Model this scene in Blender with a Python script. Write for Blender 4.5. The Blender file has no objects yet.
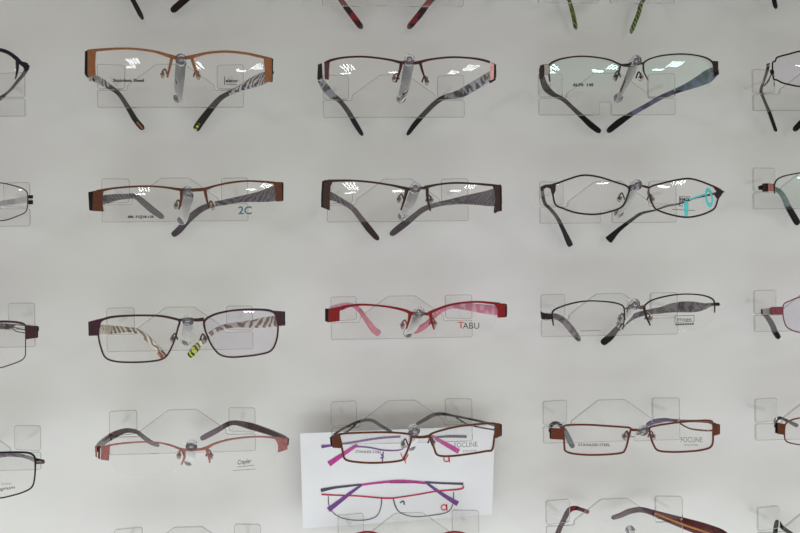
import bpy, math, random
from mathutils import Vector, Matrix
random.seed(4)
COL = bpy.context.scene.collection

# ------------------------------------------------------------------ camera
F, CX, CY = 1300.0, 400.0, 266.5
YAW, PIT, ROL = -0.104, 0.0019, -0.0141
H0 = 1.40                                   # height of the display's middle above the floor
CAM = Vector((-0.0939, -0.9, 0.0316 + H0))
B0 = Matrix(((1, 0, 0), (0, 0, -1), (0, 1, 0)))
cy, sy, cx, sx, cz, sz = (math.cos(YAW), math.sin(YAW), math.cos(PIT), math.sin(PIT), math.cos(ROL), math.sin(ROL))
ROT = B0 @ Matrix(((cy, 0, sy), (0, 1, 0), (-sy, 0, cy))) @ Matrix(((1, 0, 0), (0, cx, -sx), (0, sx, cx))) @ Matrix(((cz, -sz, 0), (sz, cz, 0), (0, 0, 1)))
cd = bpy.data.cameras.new('camera'); cam = bpy.data.objects.new('camera', cd); COL.objects.link(cam)
cd.sensor_width = 36; cd.lens = F / 800 * 36; cd.clip_start = 0.05; cd.clip_end = 50
cam.matrix_world = Matrix.Translation(CAM) @ ROT.to_4x4()
bpy.context.scene.camera = cam

def P(u, v, y):
    """point of the plane 'y metres from the bracket plates' that the layout coordinate (u, v) refers to"""
    d = ROT @ Vector((u - CX, -(v - CY), -F))
    return CAM + d * ((y - CAM.y) / d.y)

YF = -0.072      # eyeglass fronts
YW = 0.036       # wall surface

# ------------------------------------------------------------------ materials
def lin(c):
    return tuple((x / 255 / 12.92) if x / 255 <= .04045 else ((x / 255 + .055) / 1.055) ** 2.4 for x in c) + (1,)
MATS = {}
def mat(name, rgb, metal=0.0, rough=0.35, spec=0.5, rgb2=None, scale=400, kind='noise', w2=None, coat=0):
    if name in MATS: return MATS[name]
    m = bpy.data.materials.new(name); m.use_nodes = True; nt = m.node_tree
    b = nt.nodes['Principled BSDF']
    b.inputs['Base Color'].default_value = lin(rgb); b.inputs['Metallic'].default_value = metal
    b.inputs['Roughness'].default_value = rough; b.inputs['Specular IOR Level'].default_value = spec
    b.inputs['Coat Weight'].default_value = coat * .3; b.inputs['Specular IOR Level'].default_value = spec * .7
    tc = nt.nodes.new('ShaderNodeTexCoord')
    if rgb2 is None:
        rgb2 = tuple(max(0, int(c * .82)) for c in rgb); soft = True
    else: soft = False
    if kind == 'wave':
        t = nt.nodes.new('ShaderNodeTexWave'); t.inputs['Scale'].default_value = scale; t.inputs['Distortion'].default_value = 5
        t.inputs['Detail'].default_value = 1; out = t.outputs['Fac']; t.bands_direction = 'DIAGONAL'
    elif kind == 'voronoi':
        t = nt.nodes.new('ShaderNodeTexVoronoi'); t.inputs['Scale'].default_value = scale; out = t.outputs['Distance']
    else:
        t = nt.nodes.new('ShaderNodeTexNoise'); t.inputs['Scale'].default_value = scale; t.inputs['Detail'].default_value = 2; out = t.outputs['Fac']
    nt.links.new(tc.outputs['Object'], t.inputs['Vector'])
    r = nt.nodes.new('ShaderNodeValToRGB')
    r.color_ramp.elements[0].color = lin(rgb); r.color_ramp.elements[1].color = lin(rgb2)
    if soft: r.color_ramp.elements[0].position = .4; r.color_ramp.elements[1].position = .8
    else: r.color_ramp.elements[0].position = .46; r.color_ramp.elements[1].position = .54
    if kind == 'voronoi': r.color_ramp.elements[0].position = .25; r.color_ramp.elements[1].position = .45
    nt.links.new(out, r.inputs['Fac']); nt.links.new(r.outputs['Color'], b.inputs['Base Color'])
    MATS[name] = m; return m

def clear(name, tint, haze=0.05, haze_rgb=(220, 220, 222), ior=1.45, rough=0.03, gloss=1.0, gtint=(255, 255, 255)):
    """thin clear sheet: see-through, mirror reflection rising with the angle, a little dust"""
    if name in MATS: return MATS[name]
    m = bpy.data.materials.new(name); m.use_nodes = True; nt = m.node_tree
    for n in list(nt.nodes): nt.nodes.remove(n)
    o = nt.nodes.new('ShaderNodeOutputMaterial')
    tr = nt.nodes.new('ShaderNodeBsdfTransparent'); tr.inputs[0].default_value = tuple(x / 255 for x in tint) + (1,)
    gl = nt.nodes.new('ShaderNodeBsdfGlossy'); gl.inputs['Roughness'].default_value = rough; gl.inputs[0].default_value = lin(gtint)
    df = nt.nodes.new('ShaderNodeBsdfDiffuse'); df.inputs[0].default_value = lin(haze_rgb)
    fr = nt.nodes.new('ShaderNodeFresnel'); fr.inputs['IOR'].default_value = ior
    mu = nt.nodes.new('ShaderNodeMath'); mu.operation = 'MULTIPLY'; mu.inputs[1].default_value = gloss; mu.use_clamp = True
    m1 = nt.nodes.new('ShaderNodeMixShader'); m2 = nt.nodes.new('ShaderNodeMixShader')
    ns = nt.nodes.new('ShaderNodeTexNoise'); ns.inputs['Scale'].default_value = 60
    hz = nt.nodes.new('ShaderNodeMath'); hz.operation = 'MULTIPLY'; hz.inputs[1].default_value = haze * 2
    nt.links.new(ns.outputs['Fac'], hz.inputs[0]); nt.links.new(hz.outputs[0], m1.inputs[0])
    nt.links.new(tr.outputs[0], m1.inputs[1]); nt.links.new(df.outputs[0], m1.inputs[2])
    nt.links.new(fr.outputs[0], mu.inputs[0]); nt.links.new(mu.outputs[0], m2.inputs[0])
    nt.links.new(m1.outputs[0], m2.inputs[1]); nt.links.new(gl.outputs[0], m2.inputs[2])
    nt.links.new(m2.outputs[0], o.inputs[0])
    MATS[name] = m; return m

PLATE = clear('clear_acrylic', (250, 250, 249), haze=.045, haze_rgb=(205, 202, 198), gloss=.5)
EDGE = clear('acrylic_edge', (190, 186, 183), haze=.10, haze_rgb=(150, 146, 140), gloss=1.3)
PEG = clear('clear_peg_plastic', (246, 246, 246), haze=.02, gloss=.25)
HOOK = clear('clear_hook_plastic', (226, 223, 228), haze=.05, haze_rgb=(205, 200, 212), ior=1.5, gloss=2.0)
HOOKD = clear('hook_screw_plastic', (160, 156, 166), haze=.3, haze_rgb=(150, 146, 158), ior=1.5, gloss=2.5)
LENS = clear('demo_lens', (254, 253, 253), haze=.008, ior=1.5, rough=.01, gloss=.7)
LENSG = clear('coated_demo_lens', (251, 253, 252), haze=.01, ior=1.6, rough=.01, gloss=1.2, gtint=(200, 255, 240))
LENSP = clear('violet_coated_demo_lens', (250, 249, 252), haze=.015, ior=1.55, rough=.01, gloss=1.2, gtint=(225, 205, 255))
LEDGE = clear('lens_edge', (205, 202, 196), haze=.2, haze_rgb=(175, 172, 166), gloss=1.2)
PAD = clear('silicone_nose_pad', (246, 242, 238), haze=.1, haze_rgb=(225, 212, 200), gloss=.8)

# ------------------------------------------------------------------ objects
def link(o, parent=None):
    COL.objects.link(o)
    if parent: o.parent = parent
    return o
def thing(name, loc, label, cat, group=None):
    o = bpy.data.objects.new(name, None); o.empty_display_size = .01; COL.objects.link(o); o.location = loc
    o['label'] = label; o['category'] = cat
    if group: o['group'] = group
    return o
class MB:
    def __init__(s): s.v = []; s.f = []; s.m = []
    def add(s, vs, fs, mi=0):
        n = len(s.v); s.v += [tuple(x) for x in vs]
        for f in fs: s.f.append([i + n for i in f]); s.m.append(mi)
    def build(s, name, mats, parent, root=None, smooth=True, label=None):
        base = (root or parent).location if (root or parent) else Vector()
        me = bpy.data.meshes.new(name)
        me.from_pydata([Vector(x) - base for x in s.v], [], s.f)
        for m in (mats if isinstance(mats, (list, tuple)) else [mats]): me.materials.append(m)
        for p, mi in zip(me.polygons, s.m): p.material_index = mi; p.use_smooth = smooth
        me.update()
        import bmesh
        b = bmesh.new(); b.from_mesh(me); bmesh.ops.recalc_face_normals(b, faces=b.faces); b.to_mesh(me); b.free()
        if smooth:
            try: me.set_sharp_from_angle(angle=math.radians(40))
            except Exception: pass
        o = bpy.data.objects.new(name, me); link(o, parent)
        if label: o['label'] = label
        return o

def cr(pts, n=6, closed=False):
    """Catmull-Rom through tuples"""
    out = []; N = len(pts)
    if N < 3 and not closed:
        return [tuple(a + (b - a) * k / n for a, b in zip(pts[0], pts[1])) for k in range(n + 1)]
    for i in range(N if closed else N - 1):
        g = (lambda j: pts[j % N]) if closed else (lambda j: pts[min(max(j, 0), N - 1)])
        p0, p1, p2, p3 = g(i - 1), g(i), g(i + 1), g(i + 2)
        for k in range(n):
            t = k / n; t2 = t * t; t3 = t2 * t
            out.append(tuple(.5 * (2 * b + (c - a) * t + (2 * a - 5 * b + 4 * c - d) * t2 + (3 * b - a - 3 * c + d) * t3) for a, b, c, d in zip(p0, p1, p2, p3)))
    if not closed: out.append(tuple(pts[-1]))
    return out
SEC = [(1, .55), (.75, 1), (-.75, 1), (-1, .55), (-1, -.55), (-.75, -1), (.75, -1), (1, -.55)]
def band(mb, pts, yfun, depth=.0024, closed=False, n=6, mi=0):
    """a rounded bar that lies in the surface y = yfun(u, v): pts are (u, v, width)"""
    q = cr([(p[0], p[1], p[2] * 1.13) for p in pts], n, closed); rings = []
    for i, (u, v, w) in enumerate(q):
        a = q[(i - 1) % len(q)] if (closed or i) else q[i]; b = q[(i + 1) % len(q)] if (closed or i < len(q) - 1) else q[i]
        tx, ty = b[0] - a[0], b[1] - a[1]; L = math.hypot(tx, ty) or 1; nx, ny = -ty / L, tx / L
        rings.append([P(u + nx * w / 2 * s, v + ny * w / 2 * s, yfun(u, v) + depth / 2 * d) for s, d in SEC])
    K = len(SEC); vs = [x for r in rings for x in r]; fs = []; R = len(rings)
    for i in range(R if closed else R - 1):
        for k in range(K):
            fs.append([i * K + k, i * K + (k + 1) % K, ((i + 1) % R) * K + (k + 1) % K, ((i + 1) % R) * K + k])
    if not closed: fs += [list(range(K)), list(range((R - 1) * K, R * K))[::-1]]
    mb.add(vs, fs, mi)
def slab(mb, poly, yfun, depth=.003, mi=0, off=0.0, bev=.6):
    """bevelled solid plate with a polygonal outline"""
    cxp = sum(p[0] for p in poly) / len(poly); cyp = sum(p[1] for p in poly) / len(poly); N = len(poly)
    def shr(p, k):
        L = math.hypot(p[0] - cxp, p[1] - cyp) or 1; return (p[0] + (cxp - p[0]) * k / L, p[1] + (cyp - p[1]) * k / L)
    layers = [(-1, bev), (-.7, 0), (.7, 0), (1, bev)]; vs = []
    for d, k in layers:
        for p in poly:
            a = shr(p, k); vs.append(P(a[0], a[1], yfun(*p) + off + depth / 2 * d))
    fs = [list(range(N)), list(range(3 * N, 4 * N))]
    for l in range(3):
        for i in range(N): fs.append([l * N + i, l * N + (i + 1) % N, (l + 1) * N + (i + 1) % N, (l + 1) * N + i])
    mb.add(vs, fs, mi)
def rod(mb, pts, r, k=8, mi=0, flat=None, caps=True):
    """tube through 3-D points; flat=(direction, half width list) makes it a ribbon"""
    rings = []
    for i, p in enumerate(pts):
        T = (pts[min(i + 1, len(pts) - 1)] - pts[max(i - 1, 0)]).normalized()
        up = Vector((0, 1, 0)) if abs(T.y) < .995 else Vector((1, 0, 0))
        W = T.cross(up).normalized(); N = T.cross(W)
        rw = flat[i] if flat else (r[i] if isinstance(r, list) else r); rn = r[i] if isinstance(r, list) else r
        rings.append([p + W * (rw * a) + N * (rn * b) for a, b in (SEC if flat else [(math.cos(t * 2 * math.pi / k), math.sin(t * 2 * math.pi / k)) for t in range(k)])])
    K = len(rings[0]); vs = [x for q in rings for x in q]; fs = []
    for i in range(len(rings) - 1):
        for j in range(K): fs.append([i * K + j, i * K + (j + 1) % K, (i + 1) * K + (j + 1) % K, (i + 1) * K + j])
    if caps: fs += [list(range(K)), list(range(len(vs) - K, len(vs)))]
    mb.add(vs, fs, mi)
def ball(mb, c, rx, ry, rz, mi=0, n=10, m=6):
    vs = []; fs = []
    for i in range(m + 1):
        th = math.pi * i / m
        for j in range(n): ph = 2 * math.pi * j / n; vs.append(c + Vector((rx * math.sin(th) * math.cos(ph), ry * math.cos(th), rz * math.sin(th) * math.sin(ph))))
    for i in range(m):
        for j in range(n): fs.append([i * n + j, i * n + (j + 1) % n, (i + 1) * n + (j + 1) % n, (i + 1) * n + j])
    mb.add(vs, fs, mi)

def words(txt, u, v, h, yfun, m, parent, root, w=None, rot=0, name='printed_text', bold=0.0, shear=0.0, label=None):
    """lettering printed on the surface y = yfun; u, v = centre, h = capital height"""
    cu = bpy.data.curves.new(name, 'FONT'); cu.body = txt; cu.size = 1; cu.offset = bold; cu.shear = shear
    cu.resolution_u = 3
    tmp = bpy.data.objects.new(name, cu); COL.objects.link(tmp)
    dg = bpy.context.evaluated_depsgraph_get(); me = bpy.data.meshes.new_from_object(tmp.evaluated_get(dg))
    bpy.data.objects.remove(tmp)
    xs = [p.co.x for p in me.vertices]; ys = [p.co.y for p in me.vertices]
    x0, x1 = min(xs), max(xs); s = h / .70; sxx = s if w is None else w / (x1 - x0)
    ca, sa = math.cos(rot), math.sin(rot); base = root.location
    for p in me.vertices:
        a = (p.co.x - (x0 + x1) / 2) * sxx; b = -(p.co.y - .35) * s
        uu, vv = u + a * ca - b * sa, v + a * sa + b * ca
        p.co = P(uu, vv, yfun(uu, vv) - .0009) - base
    me.materials.clear(); me.materials.append(m)
    o = bpy.data.objects.new(name, me); link(o, parent)
    if label: o['label'] = label
    return o
def marks(polys, yfun, m, parent, root, name='printed_mark', off=-.0009, label=None):
    mb = MB()
    for poly in polys:
        mb.add([P(a, b, yfun(a, b) + off) for a, b in poly], [list(range(len(poly)))])
    return mb.build(name, m, parent, root, smooth=False, label=label)
def line(x0, y0, x1, y1, w):
    dx, dy = x1 - x0, y1 - y0; L = math.hypot(dx, dy); nx, ny = -dy / L * w / 2, dx / L * w / 2
    return [(x0 + nx, y0 + ny), (x1 + nx, y1 + ny), (x1 - nx, y1 - ny), (x0 - nx, y0 - ny)]

# ------------------------------------------------------------------ the wall
def wall_mat():
    m = bpy.data.materials.new('glossy_white_panel'); m.use_nodes = True; nt = m.node_tree; b = nt.nodes['Principled BSDF']
    tc = nt.nodes.new('ShaderNodeTexCoord'); n = nt.nodes.new('ShaderNodeTexNoise'); n.inputs['Scale'].default_value = 6; n.inputs['Detail'].default_value = 3
    r = nt.nodes.new('ShaderNodeValToRGB'); r.color_ramp.elements[0].position = .35; r.color_ramp.elements[1].position = .65
    r.color_ramp.elements[0].color = lin((226, 226, 222)); r.color_ramp.elements[1].color = lin((229, 227, 227))
    nt.links.new(tc.outputs['Object'], n.inputs['Vector']); nt.links.new(n.outputs['Fac'], r.inputs['Fac']); nt.links.new(r.outputs['Color'], b.inputs['Base Color'])
    b.inputs['Roughness'].default_value = .09; b.inputs['IOR'].default_value = 1.62
    return m
mb = MB(); X, Z0, Z1 = 1.6, 0.0, 2.7
v = [(x, y, z) for y in (YW, YW + .06) for z in (Z0, Z1) for x in (-X, X)]
mb.add(v, [[0, 1, 3, 2], [4, 5, 7, 6], [0, 1, 5, 4], [2, 3, 7, 6], [0, 2, 6, 4], [1, 3, 7, 5]])
w = mb.build('wall_back', wall_mat(), None, smooth=False); w['kind'] = 'structure'

# ------------------------------------------------------------------ brackets
BR = {}
def rounded(poly, r=2.0, n=4):
    out = []; N = len(poly)
    for i, p in enumerate(poly):
        a, b = Vector(poly[i - 1]), Vector(poly[(i + 1) % N]); q = Vector(p[:2])
        rr = min(r, (a - q).length * .45, (b - q).length * .45)
        s, e = q + (a - q).normalized() * rr, q + (b - q).normalized() * rr
        for k in range(n + 1):
            t = k / n; out.append((1 - t) ** 2 * s + 2 * t * (1 - t) * q + t * t * e)
    return out
def orient(poly):
    return 1 if sum(poly[i - 1][0] * p[1] - p[0] * poly[i - 1][1] for i, p in enumerate(poly)) > 0 else -1
def sheet(mb, poly, org, bend=0, th=.002, mi=0, me=1):
    """extruded acrylic outline (mm, x right, z up from the plate's lower left corner)"""
    N = len(poly); f = []; bk = []
    for p in poly:
        y = bend * p[0] if callable(bend) is False else bend(p[0])
        f.append(org + Vector((p[0] / 1000, y - th / 2, p[1] / 1000))); bk.append(org + Vector((p[0] / 1000, y + th / 2, p[1] / 1000)))
    c = []                                              # front face, set in by a chamfer
    for i in range(N):
        a, b, q = Vector(poly[i - 1][:2]), Vector(poly[(i + 1) % N][:2]), Vector(poly[i][:2])
        t = (b - a).normalized(); nrm = Vector((-t.y, t.x)); q = q + nrm * .55 * orient(poly)
        y = bend * q.x if callable(bend) is False else bend(q.x); c.append(org + Vector((q.x / 1000, y - th / 2 - .0004, q.y / 1000)))
    mb.add(c + bk, [list(range(N)), list(range(N, 2 * N))[::-1]], mi)
    mb.add(c + f + bk, [[o + i, o + (i + 1) % N, o + N + (i + 1) % N, o + N + i] for i in range(N) for o in (0, N)], me)
def bracket(key, ul, vb, knob, tail, label, wmm=99.0, hmm=30.0, notch=False):
    org = P(ul, vb, 0.0); BR[key] = (ul, vb)
    W, H = wmm, hmm
    root = thing('display_bracket', org + Vector((W / 2000, 0, 0)), label, 'display bracket', 'clear brackets on the wall')
    mb = MB()
    low = [(0, 0), (W, 0), (W, 12.2), (W - 20, 12.2), (W - 20, 15.5), (W - 40, H), (40, H), (20, 15.5), (20, 12.2), (0, 12.2)]
    if notch: low = [(0, 0), (44, 0), (44, 9), (52, 9), (52, 0)] + low[1:]
    sheet(mb, rounded(low, 1.6), org)
    mb.build('plate', [PLATE, EDGE], root, smooth=False)
    for s in (0, 1):
        t = [(0, 12.6), (18.5, 13.4), (18.5, H), (0, H)]
        if s: t = [(W - x, z) for x, z in t][::-1]
        mb = MB(); sheet(mb, rounded(t, 2.2), org, bend=(lambda x: (x / 18.5) * .005) if not s else (lambda x: (W - x) / 18.5 * .005))
        tab = mb.build('mounting_tab', [PLATE, EDGE], root, smooth=False)
        xm = (9 if not s else W - 9) / 1000; pk = MB()
        a = org + Vector((xm, .0035, .0215)); rod(pk, [a, Vector((a.x, YW, a.z))], .0014, 12, caps=False)
        pk.build('wall_peg', PEG, tab, root)
    # hook: knob in front, strip running back to the plate
    kp = P(knob[0], knob[1], YF - .004); tp = P(tail[0], tail[1], -.0012)
    q = [kp + Vector((0, .002, -.001)), kp.lerp(tp, .35) + Vector((0, 0, -.0025)), kp.lerp(tp, .75) + Vector((0, 0, -.002)), tp]
    q = [Vector(t) for t in cr([tuple(t) for t in q], 5)]
    st = MB(); n = len(q)
    rod(st, q, .0014, flat=[.0034] * n)
    hk = st.build('hook_arm', HOOK, root)
    kb = MB(); rod(kb, [kp + Vector((0, -.0035, 0)), kp + Vector((0, -.0028, 0)), kp + Vector((0, .003, 0)), kp + Vector((0, .0036, 0))], [.0028, .0036, .0036, .0028], 20)
    ball(kb, kp + Vector((0, -.0036, 0)), .0018, .0009, .0018, 1, 12, 6)
    kb.build('hook_knob', [HOOK, HOOKD], hk, root)
    sc = MB(); rod(sc, [tp + Vector((0, -.0042, 0)), tp + Vector((0, -.0034, 0)), tp + Vector((0, .0002, 0))], [.0022, .003, .0034], 18)
    ball(sc, tp + Vector((0, -.0043, 0)), .0016, .0008, .0016, 1, 12, 6)
    sc.build('screw', [HOOKD, HOOK], hk, root)
    return root

# ------------------------------------------------------------------ eyeglasses
def Z(u0, v0, s, pts, mirror=None, du=0, dv=0):
    out = []
    for p in pts:
        u = u0 + p[0] / s + du; vv = v0 + p[1] / s + dv
        if mirror is not None: u = 2 * mirror - u
        out.append((u, vv) + ((p[2] / s,) if len(p) > 2 else ()))
    return out

class Glasses:
    def __init__(s, key, label, uc, vc, halfw=95, yf=YF, tilt=-.035):
        s.uc, s.vc, s.hw, s.yf, s.key, s.tilt = uc, vc, halfw, yf, key, tilt
        s.root = thing('eyeglasses', P(uc, vc, yf), label, 'eyeglasses', 'eyeglasses on the display wall')
        s.front = MB(); s.parts = {}
    def y(s, u, v):
        return s.yf + .0055 * ((u - s.uc) / s.hw) ** 2 + s.tilt * (v - s.vc) / 1450
    def rim(s, pts, closed=False, depth=.0026, mi=0):
        if closed: pts = [p if len(p) > 2 else p + (2.0,) for p in pts]
        band(s.front, pts, s.y, depth, closed, mi=mi)
    def finish(s, mats, name='frame_front'):
        return s.front.build(name, mats, s.root)
    def end(s, polys, mats, depth=.004):
        m = MB()
        for i, p in enumerate(polys): slab(m, p, s.y, depth, mi=min(i, len(mats) - 1), off=(.0005 if i == 0 else .0035))
        return m.build('end_piece', mats, s.root)
    def lens(s, outline, m=None):
        q = cr([p[:2] for p in outline], 5, True); N = len(q)
        cu = sum(p[0] for p in q) / N; cv = sum(p[1] for p in q) / N
        def yl(u, v):
            r2 = ((u - cu) ** 2 + (v - cv) ** 2) / 1.5e3 ** 2
            return s.y(cu, cv) + .0 + s.slope(cu) * (u - cu) - .0008 + r2 / (2 * .12) + s.tilt * (v - cv) / 1450
        mb = MB(); vs = []; fs = []; R = 5
        for side in (-.0006, .0006):
            for k in range(1, R + 1):
                for p in q:
                    a, b = cu + (p[0] - cu) * k / R, cv + (p[1] - cv) * k / R; vs.append(P(a, b, yl(a, b) + side))
            vs.append(P(cu, cv, yl(cu, cv) + side))
        M = R * N + 1
        for o in (0, M):
            for k in range(R - 1):
                for i in range(N): fs.append([o + k * N + i, o + k * N + (i + 1) % N, o + (k + 1) * N + (i + 1) % N, o + (k + 1) * N + i])
            for i in range(N): fs.append([o + M - 1, o + i, o + (i + 1) % N])
        ed = [[(R - 1) * N + i, (R - 1) * N + (i + 1) % N, M + (R - 1) * N + (i + 1) % N, M + (R - 1) * N + i] for i in range(N)]
        mb.add(vs, fs, 0); n0 = len(mb.f); mb.f += ed; mb.m += [1] * len(ed)
        o = mb.build('lens', [m or LENS, LEDGE], s.root)
        return o, yl
    def slope(s, cu):
        return 2 * .0055 * (cu - s.uc) / s.hw ** 2
    def temple(s, pts, mats, tip_at=None, edge=None, wires=None, yend=.026, y0=None, thick=.0011, dot=None):
        """pts (u, v, width) from the hinge to the tip; the arm runs back, past the bracket's side, behind its plate"""
        left = pts[0][0] < s.uc
        ul = BR[s.key][0]; e = (ul + 3) if left else (ul + 137)
        q = cr(pts, 6); y0 = s.yf + .0125 if y0 is None else y0
        n = len(q); inside = [(p[0] > e) if left else (p[0] < e) for p in q]
        f = next((i for i in range(n) if inside[i]), n - 1); f = max(f, 3)
        L = [0]
        for i in range(1, n): L.append(L[-1] + math.hypot(q[i][0] - q[i - 1][0], q[i][1] - q[i - 1][1]))
        ys = []
        for i in range(n):
            if i <= f: t = L[i] / max(L[f], 1e-6); ys.append(y0 + (.005 - y0) * t ** .8)
            else: t = (L[i] - L[f]) / max(L[-1] - L[f], 1e-6); ys.append(.005 + (yend - .005) * t ** .8)
        p3 = [P(a[0], a[1], y) for a, y in zip(q, ys)]
        hw = [a[2] / 2 / (F / (y - CAM.y)) for a, y in zip(q, ys)]
        ti = n if tip_at is None else tip_at * 6
        def seg(a, b, m, name, par, shrink=1.0):
            mb = MB(); r = [thick * (1.25 if name == 'temple_tip' else 1)] * (b - a); h = hw[a:b]
            if name == 'temple_tip':
                h = [max(x, .0011) for x in h]; h[-2] *= .86; h[-1] *= .42; r[-1] *= .5
            rod(mb, p3[a:b], r, flat=h)
            return mb.build(name, m, par, s.root)
        t = seg(0, min(ti + 1, n), mats[0], 'temple', s.root)
        if ti < n - 1:
            tp = seg(ti, n, mats[1], 'temple_tip', t)
            if dot:
                i = n - 4; mb = MB(); T = (p3[i + 1] - p3[i - 1]).normalized(); W = T.cross(Vector((0, 1, 0))).normalized(); c = p3[i] + Vector((0, -.0021, 0))
                mb.add([c + T * .003 * a + W * hw[i] * .45 * b for a, b in ((-1, -1), (1, -.6), (1, .6), (-1, 1))], [[0, 1, 2, 3]]); mb.build('tip_inlay', dot, tp, s.root, smooth=False) if False else None
                mb2 = MB(); rod(mb2, [c - T * .003, c + T * .0032], .0006, flat=[hw[i] * .35] * 2); mb2.build('tip_mark', dot, t, s.root)
        if wires:
            for wp in wires:
                wq = cr(wp, 5); mb = MB(); pr = []
                for k, a in enumerate(wq):
                    j = min(range(n), key=lambda i: (q[i][0] - a[0]) ** 2 + (q[i][1] - a[1]) ** 2); pr.append(P(a[0], a[1], ys[j] + .001))
                rod(mb, pr, .0005, flat=[a[2] / 2 / 1400 for a in wq]); mb.build('temple_wire', mats[0], t, s.root)
        return t
    def pad(s, u, v, side, m):
        """nose pad on its little wire arm; side +1 = wire comes from the right"""
        c = P(u, v, s.y(u, v) + .006); mb = MB(); ball(mb, c, .0017, .0042, .0030, 0, 12, 8)
        p = mb.build('nose_pad', PAD, s.root)
        a = P(u + side * 5, v + 1, s.y(u, v) + .001); b = P(u + side * 2.5, v - 5, s.y(u, v) + .006)
        wq = [Vector(t) for t in cr([tuple(a), tuple(b), tuple(P(u, v - 2, s.y(u, v) + .0035)), tuple(c)], 5)]
        mb = MB(); rod(mb, wq, .0005, 6); ball(mb, P(u, v, s.y(u, v) + .0035), .0013, .0006, .0013, 0, 10, 6)
        mb.build('pad_arm', m, p, s.root)

M_copper = mat('orange_copper', (147, 94, 58), .3, .42)
M_dark = mat('black_lacquer', (24, 18, 18), 0, .35, spec=.3)
M_black = mat('black_acetate', (9, 8, 10), 0, .35, spec=.25)
M_burg = mat('burgundy_metal', (70, 27, 32), .35, .3)
M_pinkm = mat('rose_inlay', (222, 160, 158), .4, .3)
M_gun = mat('brown_gunmetal', (52, 43, 42), .6, .3)
M_pale = mat('brushed_steel', (168, 160, 154), .8, .35)
M_brown = mat('brown_metal', (95, 53, 34), .3, .35)
M_choc = mat('dark_brown_metal', (62, 41, 37), .3, .38)
M_plumk = mat('black_plum_metal', (49, 34, 40), .3, .35)
M_plum = mat('plum_metal', (67, 38, 49), .3, .35)
M_red = mat('red_metal', (138, 30, 31), .35, .3)
M_gold = mat('gold_metal', (119, 100, 81), .7, .3)
M_rose = mat('pink_copper_metal', (168, 112, 108), .5, .35)
M_rust = mat('rust_brown_metal', (104, 51, 32), .35, .35)
M_cof = mat('coffee_copper_metal', (94, 52, 30), .35, .35)
M_mauve = mat('mauve_metal', (135, 66, 77), .4, .35)
M_navy = mat('navy_violet_metal', (22, 15, 30), .1, .35, spec=.35)
T_zebra = mat('zebra_print', (212, 206, 208), 0, .3, rgb2=(34, 30, 62), scale=150, kind='wave')
T_bronze = mat('brown_tip_acetate', (34, 19, 13), 0, .35, spec=.3)
T_marble = mat('grey_marble_print', (59, 56, 61), 0, .25, rgb2=(168, 172, 182), scale=110)
T_vio = mat('violet_blue_lacquer', (44, 32, 69), .2, .25, rgb2=(96, 84, 130), scale=90)
T_mauvetip = mat('mauve_grey_acetate', (72, 60, 70), 0, .3)
T_maroon = mat('dark_maroon_tip', (44, 16, 18), 0, .3, spec=.3)
T_lace = mat('dark_lattice_print', (60, 46, 52), .1, .3, rgb2=(112, 104, 120), scale=170, kind='wave')
T_brush = mat('brown_brush_print', (112, 86, 72), 0, .3, rgb2=(222, 214, 196), scale=130, kind='wave')
T_yel = mat('yellow_black_stripe', (20, 20, 18), 0, .3, rgb2=(196, 196, 40), scale=190, kind='wave')
T_orb = mat('orange_black_stripe', (30, 22, 20), 0, .3, rgb2=(176, 112, 60), scale=190, kind='wave')
T_pink = mat('pink_marble_acetate', (222, 120, 158), 0, .3, rgb2=(238, 178, 204), scale=150)
T_pinkt = mat('pink_acetate', (208, 106, 128), 0, .3)
T_flor = mat('grey_floral_print', (112, 98, 108), 0, .3, rgb2=(44, 44, 46), scale=230)
T_wine = mat('wine_acetate', (65, 24, 35), 0, .25, coat=.4)
T_winetip = mat('wine_grey_tip', (98, 74, 88), 0, .25)
T_grey = mat('grey_tip_acetate', (75, 72, 79), 0, .25)
T_teal = mat('teal_grey_tip', (84, 100, 104), 0, .25)
T_green = mat('dark_green_tip', (34, 48, 26), 0, .25, rgb2=(110, 128, 46), scale=260, kind='wave')
T_redtip = mat('dark_red_tip', (120, 22, 34), 0, .25, rgb2=(34, 12, 18), scale=120)
T_crim = mat('crimson_acetate', (98, 20, 28), 0, .2, coat=.5)
T_amber = mat('amber_inlay', (226, 150, 50), 0, .3)
INK = mat('black_ink', (46, 46, 50), 0, .6); INKB = mat('blue_grey_ink', (78, 106, 122), 0, .6); INKR = mat('red_ink', (196, 40, 44), 0, .6)
INKG = mat('grey_ink', (118, 120, 122), 0, .6); INKT = mat('turquoise_sticker', (84, 200, 200), 0, .4); INKW = mat('white_ink', (225, 222, 215), 0, .5)

GP = 'clear brackets on the wall'
def S(g, side, zone, brow, leg, ends, endm, lens, lm=None, mi=0, mirror=None, closed=None, depth=.0026):
    """one half of a pair: zone = (u0, v0, scale)"""
    z = lambda p: Z(*zone, p, mirror=mirror)
    if brow: g.rim(z(brow), depth=depth, mi=mi)
    if leg: g.rim(z(leg), depth=depth, mi=mi)
    if closed: g.rim(z(closed), closed=True, depth=depth, mi=mi)
    if ends: g.end([z(e) for e in ends], endm)
    return g.lens(z(lens), lm) if lens else None
def wd(pts, w): return [(p[0], p[1], w) for p in pts]

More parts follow.
